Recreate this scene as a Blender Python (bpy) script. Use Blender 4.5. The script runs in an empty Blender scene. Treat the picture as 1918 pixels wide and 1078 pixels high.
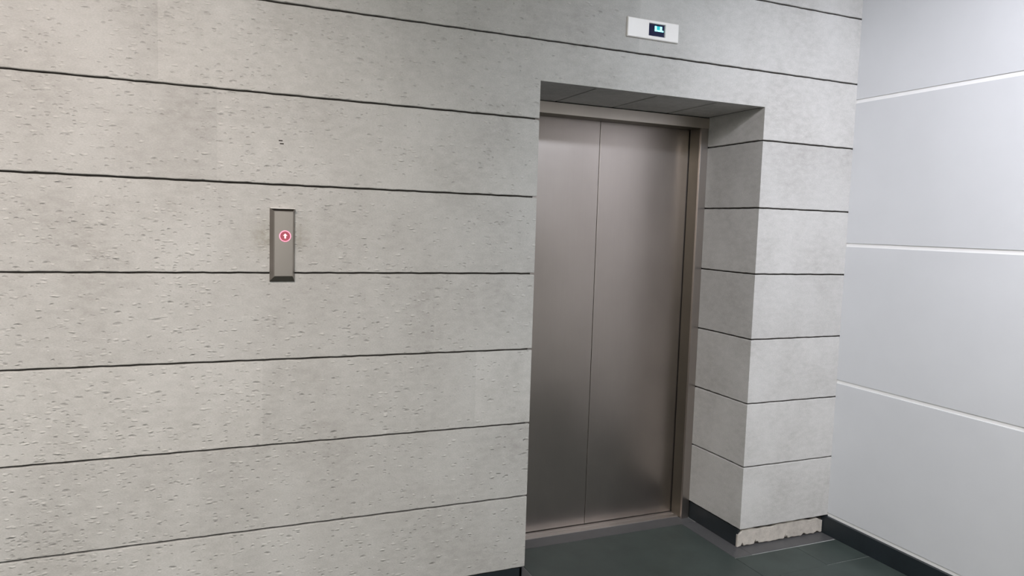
import bpy, bmesh, math, random
from mathutils import Matrix, Vector

# ------------------------------------------------------------------ camera
sc = bpy.context.scene
C = sc.collection
cam_data = bpy.data.cameras.new('camera')
cam_data.sensor_width = 36.0
cam_data.lens = 1366.46 / 1918 * 36.0
cam_data.clip_start = 0.02
cam = bpy.data.objects.new('camera', cam_data)
C.objects.link(cam)
yaw, pit, rol = 0.40582266, -0.08537864, 0.0311009
F = Vector((math.sin(yaw)*math.cos(pit), math.cos(yaw)*math.cos(pit), math.sin(pit)))
R0 = Vector((math.cos(yaw), -math.sin(yaw), 0))
U0 = R0.cross(F)
RR = R0*math.cos(rol) + U0*math.sin(rol)
UU = -R0*math.sin(rol) + U0*math.cos(rol)
m = Matrix((RR, UU, -F)).transposed().to_4x4()
m.translation = Vector((-1.33351, -2.86443, 1.6253))
cam.matrix_world = m
sc.camera = cam

# ------------------------------------------------------------------ world, colour management
world = bpy.data.worlds.new('world')
sc.world = world
world.use_nodes = True
world.node_tree.nodes['Background'].inputs[0].default_value = (0.9, 0.95, 1.0, 1)
world.node_tree.nodes['Background'].inputs[1].default_value = 0.05
sc.view_settings.view_transform = 'Standard'
sc.view_settings.look = 'None'
sc.view_settings.gamma = 1
sc.view_settings.use_curve_mapping = False
sc.view_settings.exposure = 0.0

# unseen ceiling panels added as fill light: (x, y, size, watts, colour)
FILL_PANELS = [
    (-1.9, -3.7, 0.9, 108, (1.0, 1.0, 0.97)),
    (-1.9, -5.7, 0.9, 108, (1.0, 1.0, 0.97)),
]
# adjustable ceiling spotlights: (x, y), aim point, watts, cone angle, colour
SPOTS = [
    ((-2.2, -2.5), (-1.9, 0.0, 1.45), 245, 72, (1.0, 0.862, 0.795)),
    ((1.12, -2.8), (1.45, 0.0, 1.65), 205, 76, (0.80, 0.875, 1.0)),
    ((0.1, -2.4), (1.815, -0.9, 1.70), 280, 80, (0.965, 0.93, 1.0)),  # unseen spotlight added to brighten the painted right wall
]

# ------------------------------------------------------------------ dimensions
ZF = 1.42          # height of the joint at index 0
H = 0.33           # course height
XR = 1.2154        # right edge of the lift recess (left edge at 0)
XC = 1.815         # room corner
ZT = 2.2405        # soffit of the recess
D = 0.4265         # depth of the recess up to the steel frame
XL = -5.2
YB = -6.6
ZC = 3.35
def zj(i): return ZF + H*i

# ------------------------------------------------------------------ materials
def new_mat(name):
    mt = bpy.data.materials.new(name)
    mt.use_nodes = True
    nt = mt.node_tree
    b = nt.nodes['Principled BSDF']
    return mt, nt, b

def N(nt, kind, **kw):
    n = nt.nodes.new(kind)
    for k, v in kw.items():
        setattr(n, k, v)
    return n

def math_n(nt, op, a, b=None, clamp=False):
    n = nt.nodes.new('ShaderNodeMath'); n.operation = op; n.use_clamp = clamp
    for i, v in enumerate((a, b)):
        if v is None: continue
        if isinstance(v, (int, float)): n.inputs[i].default_value = v
        else: nt.links.new(v, n.inputs[i])
    return n.outputs[0]

def mix(nt, fac, a, b, blend='MIX'):
    n = nt.nodes.new('ShaderNodeMix'); n.data_type = 'RGBA'; n.blend_type = blend
    for i, v in ((0, fac), (6, a), (7, b)):
        if isinstance(v, (int, float)): n.inputs[i].default_value = v
        elif isinstance(v, tuple): n.inputs[i].default_value = v
        else: nt.links.new(v, n.inputs[i])
    return n.outputs[2]

def ramp(nt, fac, p0, p1, c0=(0, 0, 0, 1), c1=(1, 1, 1, 1)):
    n = nt.nodes.new('ShaderNodeValToRGB')
    n.color_ramp.elements[0].position = p0; n.color_ramp.elements[0].color = c0
    n.color_ramp.elements[1].position = p1; n.color_ramp.elements[1].color = c1
    nt.links.new(fac, n.inputs[0])
    return n.outputs[0]

def mapping(nt, vec, scale, loc=(0, 0, 0)):
    n = nt.nodes.new('ShaderNodeMapping'); n.inputs[3].default_value = scale; n.inputs[1].default_value = loc
    nt.links.new(vec, n.inputs[0])
    return n.outputs[0]

def noise(nt, vec, scale, detail=3, rough=0.55):
    n = nt.nodes.new('ShaderNodeTexNoise'); n.inputs['Scale'].default_value = scale
    n.inputs['Detail'].default_value = detail; n.inputs['Roughness'].default_value = rough
    nt.links.new(vec, n.inputs['Vector'])
    return n.outputs[0]

def bump(nt, b, height, strength, dist, prev=None):
    n = nt.nodes.new('ShaderNodeBump'); n.inputs['Strength'].default_value = strength
    n.inputs['Distance'].default_value = dist
    nt.links.new(height, n.inputs['Height'])
    if prev is not None: nt.links.new(prev, n.inputs['Normal'])
    nt.links.new(n.outputs[0], b.inputs['Normal'])
    return n.outputs[0]

def g(v, a=1): return (v, v, v, a)

def stone_material():
    mt, nt, b = new_mat('bush_hammered_stone')
    co = N(nt, 'ShaderNodeTexCoord').outputs['Object']
    sep = N(nt, 'ShaderNodeSeparateXYZ'); nt.links.new(co, sep.inputs[0])
    X, Y, Z = sep.outputs
    # one tone per block: rows of the coursing, staggered lengths
    row = math_n(nt, 'FLOOR', math_n(nt, 'DIVIDE', math_n(nt, 'SUBTRACT', Z, ZF), H))
    off = math_n(nt, 'MULTIPLY', math_n(nt, 'SINE', math_n(nt, 'MULTIPLY', row, 12.9898)), 3.1)
    colm = math_n(nt, 'FLOOR', math_n(nt, 'DIVIDE', math_n(nt, 'ADD', math_n(nt, 'MINIMUM', X, 1.1), off), 0.86))
    cmb = N(nt, 'ShaderNodeCombineXYZ'); nt.links.new(row, cmb.inputs[0]); nt.links.new(colm, cmb.inputs[1])
    wn = N(nt, 'ShaderNodeTexWhiteNoise'); wn.noise_dimensions = '3D'; nt.links.new(cmb.outputs[0], wn.inputs[0])
    tone = wn.outputs['Value']
    vs = mapping(nt, co, (1.0, 1.0, 1.9))
    big = noise(nt, mapping(nt, co, (1, 1, 0.8)), 2.6, 3, 0.6)
    mid = noise(nt, vs, 22, 4, 0.62)
    fine = noise(nt, mapping(nt, co, (1.0, 1.0, 2.6)), 130, 3, 0.7)
    grain = noise(nt, vs, 520, 2, 0.7)
    base = mix(nt, ramp(nt, big, 0.32, 0.68), (0.36, 0.348, 0.33, 1), (0.465, 0.455, 0.44, 1))
    base = mix(nt, math_n(nt, 'MULTIPLY', ramp(nt, mid, 0.35, 0.72), 0.6), base, (0.52, 0.508, 0.49, 1))
    base = mix(nt, 1.0, base, ramp(nt, fine, 0.25, 0.75, g(0.86), g(1.10)), 'MULTIPLY')
    base = mix(nt, 1.0, base, ramp(nt, grain, 0.25, 0.75, g(0.92), g(1.06)), 'MULTIPLY')
    base = mix(nt, 1.0, base, ramp(nt, tone, 0.0, 1.0, g(0.93), g(1.05)), 'MULTIPLY')
    # pits and raised chips
    patch = ramp(nt, noise(nt, co, 3.1, 2), 0.35, 0.62, g(0.35), g(1.25))
    def specks(scale, loc, th, keep, stretch):
        wv = mapping(nt, co, (1, 1, stretch), loc)
        warp = N(nt, 'ShaderNodeVectorMath'); warp.operation = 'ADD'
        nz = nt.nodes.new('ShaderNodeTexNoise'); nz.inputs['Scale'].default_value = scale*1.2
        nt.links.new(wv, nz.inputs['Vector'])
        sc_ = N(nt, 'ShaderNodeVectorMath'); sc_.operation = 'SCALE'; sc_.inputs[3].default_value = 0.5/scale
        nt.links.new(nz.outputs[1], sc_.inputs[0])
        nt.links.new(wv, warp.inputs[0]); nt.links.new(sc_.outputs[0], warp.inputs[1])
        v = nt.nodes.new('ShaderNodeTexVoronoi'); v.inputs['Scale'].default_value = scale
        nt.links.new(warp.outputs[0], v.inputs['Vector'])
        s2 = N(nt, 'ShaderNodeSeparateColor'); nt.links.new(v.outputs['Color'], s2.inputs[0])
        # keep only some cells, more of them towards the rough left end of the wall
        lim = math_n(nt, 'MULTIPLY', math_n(nt, 'SUBTRACT', 0.60, math_n(nt, 'MULTIPLY', X, 0.80)), math_n(nt, 'MULTIPLY', patch, keep), True)
        on = math_n(nt, 'LESS_THAN', s2.outputs[0], lim)
        rad = math_n(nt, 'MULTIPLY', math_n(nt, 'ADD', s2.outputs[1], 0.5), th)
        f = math_n(nt, 'SUBTRACT', 1.0, math_n(nt, 'DIVIDE', v.outputs['Distance'], rad), True)
        return math_n(nt, 'MULTIPLY', f, on)
    pits = specks(24, (0.3, 0.1, 0.7), 0.30, 0.085, 2.2)
    chips = specks(21, (3.3, 1.1, 5.7), 0.30, 0.09, 2.6)
    pits2 = specks(53, (7.3, 2.1, 1.7), 0.42, 0.10, 1.8)
    chips2 = specks(47, (9.3, 4.1, 2.7), 0.42, 0.12, 2.2)
    allp = math_n(nt, 'ADD', pits, math_n(nt, 'MULTIPLY', pits2, 0.7), True)
    allc = math_n(nt, 'ADD', chips, math_n(nt, 'MULTIPLY', chips2, 0.6), True)
    base = mix(nt, math_n(nt, 'MULTIPLY', allp, 0.15), base, (0.20, 0.19, 0.175, 1))
    base = mix(nt, math_n(nt, 'MULTIPLY', allc, 0.38), base, (0.74, 0.72, 0.68, 1))
    # hand grime round the call panel
    def blob(cx, cz, sx, sz):
        a = math_n(nt, 'POWER', math_n(nt, 'DIVIDE', math_n(nt, 'SUBTRACT', X, cx), sx), 2)
        c = math_n(nt, 'POWER', math_n(nt, 'DIVIDE', math_n(nt, 'SUBTRACT', Z, cz), sz), 2)
        return math_n(nt, 'EXPONENT', math_n(nt, 'MULTIPLY', math_n(nt, 'ADD', a, c), -1.0))
    st = math_n(nt, 'ADD', blob(-1.115, 1.555, 0.04, 0.05), math_n(nt, 'MULTIPLY', blob(-0.985, 1.56, 0.035, 0.045), 0.8), True)
    st = math_n(nt, 'MULTIPLY', st, ramp(nt, noise(nt, co, 45, 3), 0.3, 0.65))
    base = mix(nt, math_n(nt, 'MULTIPLY', st, 0.55), base, (0.20, 0.185, 0.13, 1))
    nt.links.new(base, b.inputs['Base Color'])
    b.inputs['Roughness'].default_value = 0.82
    b.inputs['Specular IOR Level'].default_value = 0.3
    hgt = math_n(nt, 'ADD', math_n(nt, 'MULTIPLY', fine, 0.35), math_n(nt, 'MULTIPLY', mid, 0.5))
    n1 = bump(nt, b, hgt, 0.5, 0.003)
    bump(nt, b, math_n(nt, 'SUBTRACT', allc, allp), 0.9, 0.005, n1)
    return mt

def plain(name, col, rough=0.6, metal=0.0, var=0.0, scale=20, bmp=0.0, stretch=(1, 1, 1), spec=None):
    mt, nt, b = new_mat(name)
    co = N(nt, 'ShaderNodeTexCoord').outputs['Object']
    nz = noise(nt, mapping(nt, co, stretch), scale, 4, 0.6)
    c = mix(nt, 1.0, (*col, 1), ramp(nt, nz, 0.25, 0.75, g(1-var), g(1+var)), 'MULTIPLY')
    nt.links.new(c, b.inputs['Base Color'])
    b.inputs['Roughness'].default_value = rough
    b.inputs['Metallic'].default_value = metal
    if spec is not None: b.inputs['Specular IOR Level'].default_value = spec
    if bmp: bump(nt, b, nz, bmp, 0.002)
    return mt

def emit(name, col, strength):
    mt, nt, b = new_mat(name)
    b.inputs['Base Color'].default_value = (*[c*0.3 for c in col], 1)
    b.inputs['Emission Color'].default_value = (*col, 1)
    b.inputs['Emission Strength'].default_value = strength
    return mt

def steel(name, col, rough, aniso_x=1.0, bstr=0.015, smudge=0.0):
    mt, nt, b = new_mat(name)
    co = N(nt, 'ShaderNodeTexCoord').outputs['Object']
    br = noise(nt, mapping(nt, co, (420, 420, 2)), 1.0, 3, 0.6)
    cl = noise(nt, mapping(nt, co, (1.5, 1.5, 1.0)), 2.2, 3, 0.5)
    c = mix(nt, 1.0, (*col, 1), ramp(nt, br, 0.3, 0.7, g(0.985), g(1.01)), 'MULTIPLY')
    c = mix(nt, 1.0, c, ramp(nt, cl, 0.3, 0.7, g(0.93), g(1.05)), 'MULTIPLY')
    nt.links.new(c, b.inputs['Base Color'])
    b.inputs['Metallic'].default_value = 1.0
    r = math_n(nt, 'ADD', rough-0.05, math_n(nt, 'MULTIPLY', cl, 0.1))
    nt.links.new(r, b.inputs['Roughness'])
    bump(nt, b, br, bstr, 0.001)
    return mt

M = {}
M['stone'] = stone_material()
M['joint'] = plain('dark_joint_filler', (0.045, 0.04, 0.035), 0.9, var=0.2)
M['panel'] = plain('pale_wall_panel_paint', (0.575, 0.585, 0.60), 0.55, var=0.025, scale=3, spec=0.35)
M['strip'] = plain('white_groove_strip', (0.78, 0.78, 0.775), 0.5, var=0.02)
M['plaster'] = plain('room_plaster', (0.62, 0.61, 0.59), 0.8, var=0.03, scale=4)
M['ceil'] = plain('ceiling_paint', (0.75, 0.75, 0.74), 0.85, var=0.02)
M['tile'] = plain('dark_green_grey_floor_tile', (0.045, 0.058, 0.053), 0.42, var=0.18, scale=7, bmp=0.04, spec=0.32)
M['border'] = plain('grey_floor_border_tile', (0.078, 0.078, 0.080), 0.42, var=0.12, scale=14, bmp=0.04)
M['grout'] = plain('light_floor_grout', (0.36, 0.37, 0.36), 0.7, var=0.2, scale=30)
M['skirt'] = plain('dark_slate_skirting', (0.013, 0.018, 0.022), 0.42, var=0.2, scale=12)
M['mortar'] = plain('exposed_beige_mortar', (0.42, 0.385, 0.345), 0.9, var=0.2, scale=26, bmp=0.8)
M['door'] = steel('brushed_steel_door', (0.415, 0.367, 0.337), 0.32)
M['frame'] = steel('brushed_steel_frame', (0.44, 0.40, 0.37), 0.34)
M['header'] = steel('bright_steel_header', (0.66, 0.60, 0.54), 0.36)
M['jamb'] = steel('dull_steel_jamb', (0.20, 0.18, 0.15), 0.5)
M['sill'] = steel('worn_aluminium_sill', (0.56, 0.52, 0.49), 0.45)
M['plate'] = steel('satin_steel_faceplate', (0.30, 0.275, 0.255), 0.36)
M['case'] = plain('off_white_indicator_case', (0.74, 0.71, 0.68), 0.4, metal=0.25, var=0.02)
M['bevel_shade'] = plain('painted_bevel_shade', (0.045, 0.042, 0.034), 0.5)
M['black'] = plain('black_gap', (0.008, 0.008, 0.008), 0.8)
M['screen'] = plain('dark_blue_display_glass', (0.008, 0.010, 0.045), 0.15)
M['cyan'] = emit('cyan_digit_glow', (0.32, 0.97, 1.0), 1.8)
M['teal'] = emit('teal_digit_core', (0.0, 0.45, 0.50), 0.9)
M['pink'] = emit('pink_button_glow', (1.0, 0.30, 0.42), 1.5)
M['red'] = plain('red_button_face', (0.34, 0.07, 0.10), 0.3)
M['white_glow'] = emit('pale_pink_arrow_glow', (1.0, 0.62, 0.66), 1.4)

# ------------------------------------------------------------------ mesh helpers
def obj(name, bm, mats, parent=None, smooth=False):
    bmesh.ops.recalc_face_normals(bm, faces=bm.faces)
    me = bpy.data.meshes.new(name)
    bm.to_mesh(me); bm.free()
    for mm in (mats if isinstance(mats, (list, tuple)) else [mats]):
        me.materials.append(mm)
    if smooth:
        for p in me.polygons: p.use_smooth = True
    o = bpy.data.objects.new(name, me)
    C.objects.link(o)
    if parent is not None:
        o.parent = parent
        o.matrix_parent_inverse = Matrix.Translation(-parent.location)
    return o

def empty(name, loc):
    o = bpy.data.objects.new(name, None)
    o.empty_display_size = 0.1
    o.location = loc
    C.objects.link(o)
    return o

def tag(o, label=None, cat=None, group=None, kind=None):
    if label: o['label'] = label
    if cat: o['category'] = cat
    if group: o['group'] = group
    if kind: o['kind'] = kind
    return o

def box(bm, x0, x1, y0, y1, z0, z1, mi=0, bev=0.0):
    vs = [bm.verts.new((x, y, z)) for x in (x0, x1) for y in (y0, y1) for z in (z0, z1)]
    idx = [(0, 1, 3, 2), (4, 6, 7, 5), (0, 4, 5, 1), (2, 3, 7, 6), (0, 2, 6, 4), (1, 5, 7, 3)]
    fs = [bm.faces.new([vs[i] for i in f]) for f in idx]
    for f in fs: f.material_index = mi
    if bev:
        es = list({e for f in fs for e in f.edges})
        r = bmesh.ops.bevel(bm, geom=es, offset=bev, segments=2, affect='EDGES', profile=0.5)
        for f in r['faces']: f.material_index = mi
    return fs

def prism_xz(bm, pts, y0, y1, mi=0):
    """Outline in the x-z plane given a thickness from y0 (front) to y1."""
    a = [bm.verts.new((x, y0, z)) for x, z in pts]
    c = [bm.verts.new((x, y1, z)) for x, z in pts]
    fs = [bm.faces.new(a), bm.faces.new(c[::-1])]
    n = len(pts)
    for i in range(n):
        fs.append(bm.faces.new((a[i], a[(i+1) % n], c[(i+1) % n], c[i])))
    for f in fs: f.material_index = mi
    return fs

def jit(s, k):
    return 0.0006*math.sin(s*41+k*5.1) + 0.0005*math.sin(s*97+k*2.3) + 0.0004*math.sin(s*211+k*9.7)

def course(bm, path, depth, z0, z1, c=0.0022, gap=0.007, key=0.0, flat_bottom=False, flat_top=False):
    """A course of stone following a plan polyline, front edge chamfered top and bottom.
    path: list of (x, y, inward_x, inward_y)."""
    # subdivide
    st = []
    for (a, b2) in zip(path[:-1], path[1:]):
        L = math.hypot(b2[0]-a[0], b2[1]-a[1])
        n = max(1, int(L/0.03))
        for k in range(n):
            t = k/n
            w = (a[2], a[3]) if k == 0 else a[4]
            st.append((a[0]+(b2[0]-a[0])*t, a[1]+(b2[1]-a[1])*t, w[0], w[1]))
    e = path[-1]; st.append((e[0], e[1], e[2], e[3]))
    rings = []
    for x, y, ix, iy in st:
        s = x - 2*y
        b0 = z0 + (0 if flat_bottom else gap/2 + jit(s, z0*7))
        t0 = z1 - (0 if flat_top else gap/2 + jit(s, z1*7+1.7))
        cb = 0.0 if flat_bottom else c
        ct = 0.0 if flat_top else c
        prof = [(depth, b0), (cb, b0)]
        if cb: prof.append((0, b0+cb))
        if ct: prof.append((0, t0-ct))
        prof += [(ct, t0), (depth, t0)]
        rings.append([bm.verts.new((x+ix*d, y+iy*d, z)) for d, z in prof])
    n = len(rings[0])
    for r0, r1 in zip(rings[:-1], rings[1:]):
        for i in range(n):
            bm.faces.new((r0[i], r0[(i+1) % n], r1[(i+1) % n], r1[i]))
    bm.faces.new(rings[0]); bm.faces.new(rings[-1][::-1])

# ------------------------------------------------------------------ front stone wall
bm = bmesh.new()
TH = 0.03
# plan paths (x, y, mitre inward vector, then the inward vector of the following run)
left_path = [(0, D, -1, 0, (-1, 0)), (0, 0, -1, 1, (0, 1)), (XL, 0, 0, 1, (0, 1))]
right_path = [(XC+0.01, 0, 0, 1, (0, 1)), (XR, 0, 1, 1, (1, 0)), (XR, D, 1, 0, (1, 0))]
for i in range(-4, 2):
    course(bm, left_path, TH, zj(i), zj(i+1), key=i)
    course(bm, right_path, TH, zj(i), zj(i+1), key=i+9)
# course cut by the top of the opening
course(bm, left_path[1:] if False else [(0, 0, 0, 1, (0, 1)), (XL, 0, 0, 1, (0, 1))], TH, zj(2), zj(3))
course(bm, [(XC+0.01, 0, 0, 1, (0, 1)), (XR, 0, 0, 1, (0, 1))], TH, zj(2), zj(3))
course(bm, [(XR, 0, 0, 1, (0, 1)), (0, 0, 0, 1, (0, 1))], TH, ZT, zj(3), flat_bottom=True)
# reveal stones of that course
course(bm, [(XR, 0.0301, 1, 0, (1, 0)), (XR, D, 1, 0, (1, 0))], TH, zj(2), ZT, flat_top=True)
course(bm, [(0, 0.0301, -1, 0, (-1, 0)), (0, D, -1, 0, (-1, 0))], TH, zj(2), ZT, flat_top=True)
for i in (3, 4):
    course(bm, [(XC+0.01, 0, 0, 1, (0, 1)), (XL, 0, 0, 1, (0, 1))], TH, zj(i), zj(i+1))
course(bm, [(XC+0.01, 0, 0, 1, (0, 1)), (XL, 0, 0, 1, (0, 1))], TH, zj(5), ZC, flat_top=True)
# soffit stones
xs = [0.0, 0.287, 0.610, 0.946, XR]
for a, b2 in zip(xs[:-1], xs[1:]):
    ga = 0.0055
    box(bm, a+(ga if a > 0 else 0), b2-ga, 0.0305, D+0.004, ZT+0.0005, ZT+0.03)
for f in bm.faces: f.material_index = 0
# dark filler set back behind the joints
box(bm, XL, -0.014, 0.014, 0.62, 0.0, ZC, 1)
box(bm, XR+0.014, XC+0.02, 0.03, 0.62, 0.0, zj(-4)-0.02, 1)
box(bm, XR+0.014, XC+0.02, 0.014, 0.62, zj(-4)+0.0, ZC, 1)
box(bm, -0.014, XR+0.014, 0.014, 0.62, ZT+0.014, ZC, 1)
# two small drilled marks in the stone above the call panel
for (x, z) in ((-1.055, 1.912), (-1.051, 1.901)):
    box(bm, x-0.007, x+0.007, -0.0006, 0.002, z-0.0022, z+0.0022, 1)
wall_front = tag(obj('wall_front', bm, [M['stone'], M['joint']]), 'pale grey bush-hammered stone wall in long horizontal courses around the lift', 'wall', kind='structure')

# ------------------------------------------------------------------ right wall: painted panels with white grooves
bm = bmesh.new()
zs = [0.118, 0.845, 1.578, 2.3225, 3.06]
gw = 0.020
box(bm, XC+0.004, XC+0.16, YB, 0.0, 0.0, ZC, 1)
edges = [(0.118+0.0, 0.845-gw/2), (0.845+gw/2, 1.578-gw/2), (1.578+gw/2, 2.3225-gw/2), (2.3225+gw/2, 3.06-gw/2), (3.06+gw/2, ZC)]
for a, b2 in edges:
    box(bm, XC, XC+0.006, YB, 0.0, a, b2, 0)
tag(obj('wall_right', bm, [M['panel'], M['strip']]), 'smooth pale blue-grey painted wall with white horizontal grooves', 'wall', kind='structure')

# other enclosing surfaces of the lobby
bm = bmesh.new(); box(bm, XL-0.15, XL, YB, 0.62, 0, ZC)
tag(obj('wall_left', bm, M['plaster']), 'plain plastered wall at the left end of the lobby', 'wall', kind='structure')
bm = bmesh.new(); box(bm, XL-0.15, XC+0.16, YB-0.15, YB, 0, ZC)
tag(obj('wall_back', bm, M['plaster']), 'plain plastered wall behind the camera', 'wall', kind='structure')
bm = bmesh.new(); box(bm, XL-0.15, XC+0.16, YB-0.15, 0.62, ZC, ZC+0.15)
tag(obj('ceiling', bm, M['ceil']), 'white painted lobby ceiling', 'ceiling', kind='structure')

# ------------------------------------------------------------------ floor
bm = bmesh.new()
box(bm, XL-0.15, XC+0.16, YB-0.15, 0.62, -0.15, -0.0025, 2)
def tilebox(x0, x1, y0, y1, mi, ga=0.002):
    box(bm, x0+ga, x1-ga, y0+ga, y1-ga, -0.02, 0.0, mi)
XB = 1.128          # inner edge of the border strip along the recess side
YL = -0.075         # edge of the border strip in front of the pier
tilebox(0.085, XB, -0.30, 0.365, 0)              # field tile inside the recess
tilebox(0.085, XB+0.09, 0.365, 0.462, 1)         # strip by the sill
tilebox(-0.01, 0.085, YL, 0.462, 1)
tilebox(XB, XR+0.022, YL, 0.365, 1, 0.0015)      # strip along the recess side
box(bm, XR+0.0217, XC, YL+0.005, 0.03, -0.02, 0.0, 1)
box(bm, 1.52, XC, -0.288, YL-0.005, -0.02, 0.0, 0)
box(bm, XB+0.001, 1.518, -0.2925, YL-0.004, -0.02, 0.0, 0)
box(bm, XB+0.001, 1.214, -0.2998, -0.2925, -0.02, 0.0, 0)
tilebox(XL, 0.085, -0.30, YL, 0, 0.001)
tilebox(XL, -0.01, YL, 0.03, 1, 0.001)
y = -0.30
k = 0
while y > YB:
    y2 = y - 0.6
    x = XC
    box(bm, 1.215, XC, y2+0.001, y+0.0068, -0.02, 0.0, 0)
    x = 1.2145
    while x > XL:
        box(bm, x-0.5990, x, y2+0.001, y-0.0005, -0.02, 0.0, 0)
        x -= 0.6
    y = y2
tag(obj('floor', bm, [M['tile'], M['border'], M['grout']]), 'dark green-grey tiled lobby floor with a grey border strip', 'floor', kind='structure')

# ------------------------------------------------------------------ baseboards
ZB = zj(-4)
bm = bmesh.new()
box(bm, XL, -0.006, 0.010, 0.02, 0.0, ZB-0.004, bev=0.001)
box(bm, -0.020, -0.009, 0.010, D, 0.0, ZB-0.004, bev=0.001)
tag(obj('baseboard_left', bm, M['skirt']), 'dark slate skirting set back under the stone left of the lift', 'skirting', kind='structure')
bm = bmesh.new()
box(bm, XR+0.006, XR+0.02, 0.022, D, 0.0, ZB-0.004, bev=0.001)
tag(obj('baseboard_recess', bm, M['skirt']), 'dark slate skirting at the foot of the lift recess, beside the bare mortar', 'skirting', kind='structure')
bm = bmesh.new()
box(bm, XC-0.014, XC+0.005, YB, 0.029, 0.0, 0.098, bev=0.0015)
tag(obj('baseboard_right', bm, M['skirt']), 'dark slate skirting along the painted right wall', 'skirting', kind='structure')
# bare mortar where the skirting tile of the pier is missing: a rough relief with chipped lower edge
random.seed(4)
bm = bmesh.new()
nx, nz = 120, 20
x0, x1 = XR+0.004, XC-0.016
grid = []
chips = [(0.030, 0.020, 0.010), (0.115, 0.026, 0.009), (0.128, 0.014, 0.016), (0.318, 0.030, 0.006), (0.33, 0.016, 0.010),
         (0.45, 0.012, 0.02), (0.545, 0.010, 0.02)]
def low(x):
    v = 0.0035 + 0.0012*math.sin(x*60) + 0.001*math.sin(x*143+1)
    for cx, ch, cw in chips:
        d = abs(x-x0-cx)/cw
        if d < 1: v = max(v, ch*(1-d) + 0.004)
    return v
def top(x):
    t = (x-x0)/(x1-x0)
    v = ZB - 0.010 - 0.004*math.sin(x*19) - 0.0025*math.sin(x*71)
    if t < 0.05: v -= (0.05-t)*0.6
    if t > 0.93: v -= (t-0.93)*0.25
    return v
for i in range(nx+1):
    x = x0 + (x1-x0)*i/nx
    colv = []
    for j in range(nz+1):
        t = j/nz
        z = low(x)*(1-t) + top(x)*t
        d = 0.014 + 0.0006*math.sin(x*37+z*30) + random.uniform(-.0004, .0004)
        if j in (0, nz) or i in (0, nx): d += 0.004
        colv.append(bm.verts.new((x, d, z)))
    grid.append(colv)
fr = []
for i in range(nx):
    for j in range(nz):
        fr.append(bm.faces.new((grid[i][j], grid[i+1][j], grid[i+1][j+1], grid[i][j+1])))
r = bmesh.ops.extrude_face_region(bm, geom=fr)
for v in [e for e in r['geom'] if isinstance(e, bmesh.types.BMVert)]: v.co.y = 0.0295
tag(obj('baseboard_pier', bm, M['mortar']), 'chipped beige mortar left bare at the foot of the narrow pier', 'skirting', kind='structure')

# ------------------------------------------------------------------ lift doors
YD = 0.532
door = tag(empty('door_1', (0.6075, YD, 0.0)), 'brushed steel two-leaf lift door, closed, deep in the stone recess', 'door', kind='structure')
XS = 0.603
for a, b2 in ((0.030, XS-0.0012), (XS+0.0012, 1.185)):
    bm = bmesh.new()
    box(bm, a, b2, YD, YD+0.035, 0.008, 2.215, bev=0.0015)
    obj('door_panel', bm, M['door'], door)
bm = bmesh.new()                                  # dark lining behind leaves and slots
box(bm, 0.0, XR, YD+0.04, YD+0.06, 0.0, ZT+0.01)
obj('shaft_lining', bm, M['black'], door)
JW = 0.046
for s in (0, 1):
    bm = bmesh.new()
    xa, xb = (XR-JW, XR+0.001) if s else (-0.001, JW)
    # an angle: front face plus a return back to the leaf
    box(bm, xa, xb, D+0.0008, D+0.016, 0.0, 2.19, 0, bev=0.001)
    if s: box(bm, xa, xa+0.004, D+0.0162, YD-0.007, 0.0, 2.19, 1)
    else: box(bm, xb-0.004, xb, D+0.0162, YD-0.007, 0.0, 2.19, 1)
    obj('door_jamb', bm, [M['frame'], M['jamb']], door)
bm = bmesh.new()
box(bm, -0.001, XR+0.001, D-0.004, D+0.0, 2.181, ZT-0.004, 2, bev=0.001)
box(bm, -0.001, XR+0.001, D+0.0002, YD-0.006, 2.181, 2.185, 1)
obj('door_header', bm, [M['frame'], M['jamb'], M['header']], door)
sill = None
bm = bmesh.new()
for ya, yb in ((0.460, 0.494), (0.500, 0.540)):
    box(bm, 0.0, XR-JW+0.012, ya, yb, -0.02, 0.004, bev=0.0008)
box(bm, 0.0, XR-JW+0.012, 0.4945, 0.4995, -0.02, 0.001)
obj('door_sill', bm, M['sill'], door)

# ------------------------------------------------------------------ call panel
cp = tag(empty('elevator_call_panel', (-1.048, 0.0, 1.39)), 'narrow steel lift call panel with a red lit button on the stone wall', 'call panel')
bm = bmesh.new()
def frustum(bm, xa, xb, za, zb, y_back, y_front, il, ir, ib, it, mi=0):
    B = [(xa, za), (xb, za), (xb, zb), (xa, zb)]
    Fp = [(xa+il, za+ib), (xb-ir, za+ib), (xb-ir, zb-it), (xa+il, zb-it)]
    rings = [[bm.verts.new((x, y_back, z)) for x, z in B],
             [bm.verts.new((x, y_back-0.006, z)) for x, z in B],
             [bm.verts.new((x, y_front, z)) for x, z in Fp]]
    for r0, r1 in zip(rings[:-1], rings[1:]):
        for i in range(4):
            bm.faces.new((r0[i], r0[(i+1) % 4], r1[(i+1) % 4], r1[i]))
    f = bm.faces.new(rings[-1]); bm.faces.new(rings[0][::-1])
    bmesh.ops.bevel(bm, geom=list(f.edges), offset=0.0015, segments=2, affect='EDGES')
frustum(bm, -1.0935, -1.0035, 1.391, 1.663, 0.0005, -0.026, 0.015, 0.009, 0.018, 0.012)
box(bm, -1.0925, -1.0045, -0.0285, -0.0005, 1.6605, 1.6635, 1, bev=0.0009)  # pale lip added to paint the light caught along the top edge
plate = obj('faceplate', bm, [M['plate'], M['case']], cp)
bm = bmesh.new()                                  # added dark sheet: shade of the bottom bevel put into colour
pa = [(-1.0935, -0.006, 1.3885), (-1.0035, -0.006, 1.3885), (-1.0125, -0.0268, 1.4085), (-1.0785, -0.0268, 1.4085)]
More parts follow.
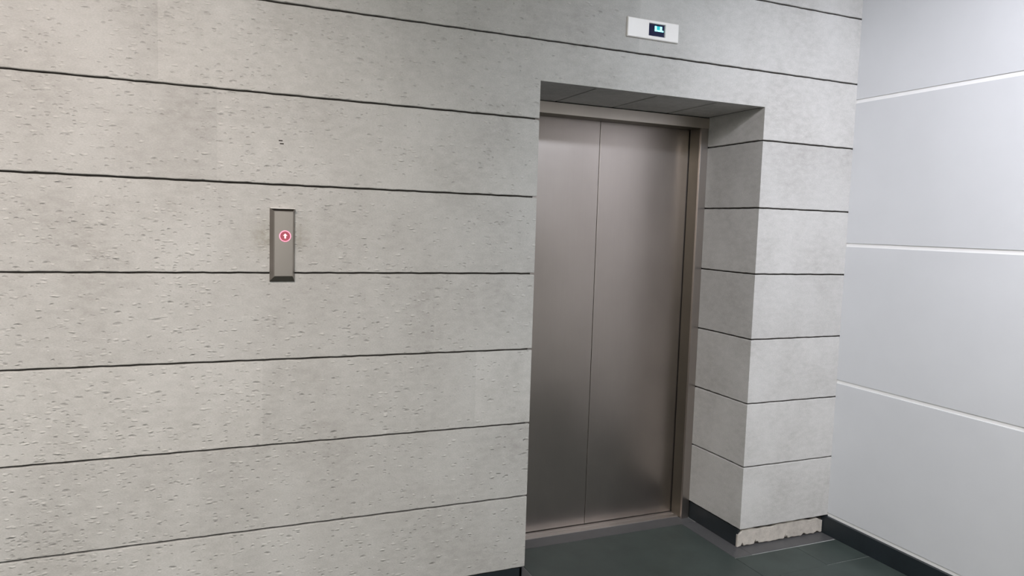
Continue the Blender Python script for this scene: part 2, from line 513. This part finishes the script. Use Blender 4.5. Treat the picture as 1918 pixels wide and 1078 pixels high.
pb = [(-1.0935, 0.0, 1.3885), (-1.0035, 0.0, 1.3885), (-1.0125, -0.0250, 1.4095), (-1.0785, -0.0250, 1.4095)]
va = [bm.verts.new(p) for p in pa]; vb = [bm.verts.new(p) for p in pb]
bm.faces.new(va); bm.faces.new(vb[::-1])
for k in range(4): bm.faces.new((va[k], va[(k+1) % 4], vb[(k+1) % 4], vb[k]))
bevel_shade = obj('bottom_bevel_shade', bm, M['bevel_shade'], cp); bevel_shade['label'] = 'bottom bevel with its shade painted dark'
BX, BZ, YF = -1.0405, 1.5595, -0.026
def disc(bm, r, y0, y1, n=48, dome=0.0):
    prism_xz(bm, [(BX+r*math.cos(2*math.pi*i/n), BZ+r*math.sin(2*math.pi*i/n)) for i in range(n)], y0, y1)
bm = bmesh.new(); disc(bm, 0.0180, YF-0.003, YF+0.001)
btn = obj('button', bm, M['red'], cp)
bm = bmesh.new()
n, ro, ri = 64, 0.0210, 0.0178
prof = [(ri, -0.001), (ri, -0.0045), (ri+0.0012, -0.0055), (ro-0.0012, -0.0055), (ro, -0.0045), (ro, 0.001)]
rings = [[bm.verts.new((BX+r*math.cos(2*math.pi*i/n), YF+d, BZ+r*math.sin(2*math.pi*i/n))) for r, d in prof] for i in range(n)]
for i in range(n):
    for j in range(len(prof)):
        q = (j+1) % len(prof)
        bm.faces.new((rings[i][j], rings[i][q], rings[(i+1) % n][q], rings[(i+1) % n][j]))
o = obj('button_ring', bm, M['pink'], btn); o['label'] = 'glowing pink ring'
bm = bmesh.new()
ar = [(0, 0.0100), (0.0080, 0.0015), (0.0030, 0.0015), (0.0030, -0.0085), (-0.0030, -0.0085), (-0.0030, 0.0015), (-0.0080, 0.0015)]
prism_xz(bm, [(BX+a, BZ+c) for a, c in ar], YF-0.004, YF-0.002)
o2 = obj('button_arrow', bm, M['white_glow'], btn); o2['label'] = 'pale pink glowing up arrow'
for q in (o, o2): q.matrix_parent_inverse = Matrix.Identity(4)

# ------------------------------------------------------------------ floor indicator above the door
fi = tag(empty('floor_indicator', (0.5445, 0.0, 2.477)), 'small off-white lift floor indicator with glowing cyan digits, on the stone above the door', 'indicator')
XA, XB2, ZA, ZB2 = 0.409, 0.681, 2.476, 2.5605
SX0, SX1, SZ0, SZ1 = 0.5215, 0.606, 2.4935, 2.5455
bm = bmesh.new()
YI = -0.012
outer = [(XA, ZA), (XB2, ZA), (XB2, ZB2), (XA, ZB2)]
inner = [(SX0, SZ0), (SX1, SZ0), (SX1, SZ1), (SX0, SZ1)]
c = 0.003
r_back = [bm.verts.new((x, 0.0005, z)) for x, z in outer]
r_side = [bm.verts.new((x, YI+c, z)) for x, z in outer]
r_front = [bm.verts.new((x+(c if x < .5 else -c), YI, z+(c if z < 2.5 else -c))) for x, z in outer]
r_in = [bm.verts.new((x+(-.002 if x < .56 else .002), YI, z+(-.002 if z < 2.52 else .002))) for x, z in inner]
r_in2 = [bm.verts.new((x, YI+0.006, z)) for x, z in inner]
for r0, r1 in ((r_back, r_side), (r_side, r_front), (r_front, r_in), (r_in, r_in2)):
    for i in range(4):
        bm.faces.new((r0[i], r0[(i+1) % 4], r1[(i+1) % 4], r1[i]))
obj('indicator_case', bm, M['case'], fi)
bm = bmesh.new(); box(bm, SX0-0.001, SX1+0.001, YI+0.0055, YI+0.009, SZ0-0.001, SZ1+0.001)
scr = obj('display_screen', bm, M['screen'], fi)
bm = bmesh.new()
gx0, gz0 = 0.5535, 2.5155
Wg, Hg = 0.047, 0.0225
def gb(u0, u1, v0, v1, mi=0):
    box(bm, gx0+u0*Wg, gx0+u1*Wg, YI+0.0045, YI+0.0055, gz0+v0*Hg, gz0+v1*Hg, mi)
gb(0.00, 0.22, 0.0, 1.0); gb(0.22, 1.0, 0.0, 0.27); gb(0.58, 0.82, 0.27, 1.0)
gb(0.22, 0.58, 0.80, 1.0, 1); gb(0.22, 0.58, 0.27, 0.80, 1)
dg = obj('lit_digit', bm, [M['cyan'], M['teal']], scr); dg['label'] = 'glowing cyan digits'
dg.matrix_parent_inverse = Matrix.Identity(4)

# ------------------------------------------------------------------ added fill panels and ceiling spotlights
for (x, y, s, w, col) in FILL_PANELS:
    t = tag(empty('ceiling_fill_light', (x, y, ZC)), 'square ceiling panel added out of view as fill light', 'ceiling light', group='added ceiling fill panels')
    bm = bmesh.new()
    h2 = s/2
    for (a, b2, cc, d) in ((-h2-.02, h2+.02, -h2-.02, -h2), (-h2-.02, h2+.02, h2, h2+.02), (-h2-.02, -h2, -h2, h2), (h2, h2+.02, -h2, h2)):
        box(bm, x+a, x+b2, y+cc, y+d, ZC-0.012, ZC)
    obj('frame', bm, M['ceil'], t)
    bm = bmesh.new(); box(bm, x-h2, x+h2, y-h2, y+h2, ZC-0.006, ZC-0.001)
    obj('fill_panel_diffuser', bm, emit('fill_diffuser', col, w/(s*s*math.pi)*0.35), t)
    ld = bpy.data.lights.new('fill_light', 'AREA'); ld.shape = 'SQUARE'; ld.size = s; ld.energy = w; ld.color = col
    lo = bpy.data.objects.new('fill_light', ld); C.objects.link(lo)
    lo.parent = t; lo.location = (0, 0, -0.02)

for ((x, y), aim, w, ang, col) in SPOTS:
    t = tag(empty('ceiling_spotlight', (x, y, ZC)), 'round adjustable ceiling spotlight aimed at the stone wall or added for the right wall', 'spotlight', group='ceiling spotlights of the lobby and an added one')
    d = (Vector(aim) - Vector((x, y, ZC-0.12))).normalized()
    rot = d.to_track_quat('-Z', 'Y').to_matrix().to_4x4()
    ctr = Vector((x, y, ZC-0.12))
    bm = bmesh.new()
    prof = [(0.0, 0.07), (0.045, 0.07), (0.055, 0.06), (0.058, -0.07), (0.052, -0.07), (0.048, 0.045), (0.0, 0.05)]
    nn = 40
    rings = [[bm.verts.new((r*math.cos(2*math.pi*i/nn), r*math.sin(2*math.pi*i/nn), z)) for i in range(nn)] for r, z in prof[1:-1]]
    for r0, r1 in zip(rings[:-1], rings[1:]):
        for i in range(nn):
            bm.faces.new((r0[i], r0[(i+1) % nn], r1[(i+1) % nn], r1[i]))
    bm.faces.new(rings[0]); bm.faces.new(rings[-1])
    bm.transform(Matrix.Translation(ctr) @ rot)
    obj('spot_housing', bm, M['ceil'], t)
    bm = bmesh.new()
    bmesh.ops.create_cone(bm, cap_ends=True, segments=24, radius1=0.05, radius2=0.05, depth=0.012, matrix=Matrix.Translation((x, y, ZC-0.006)))
    bmesh.ops.create_cone(bm, cap_ends=True, segments=16, radius1=0.012, radius2=0.012, depth=0.06, matrix=Matrix.Translation((x, y, ZC-0.035)))
    obj('spot_mount', bm, M['ceil'], t)
    ld = bpy.data.lights.new('spot_light', 'SPOT'); ld.energy = w; ld.color = col
    ld.spot_size = math.radians(ang); ld.spot_blend = 1.0; ld.shadow_soft_size = 0.08
    lo = bpy.data.objects.new('spot_light', ld); C.objects.link(lo)
    lo.matrix_world = Matrix.Translation(ctr + d*0.075) @ rot
    lo.parent = t; lo.matrix_parent_inverse = Matrix.Translation(-t.location)
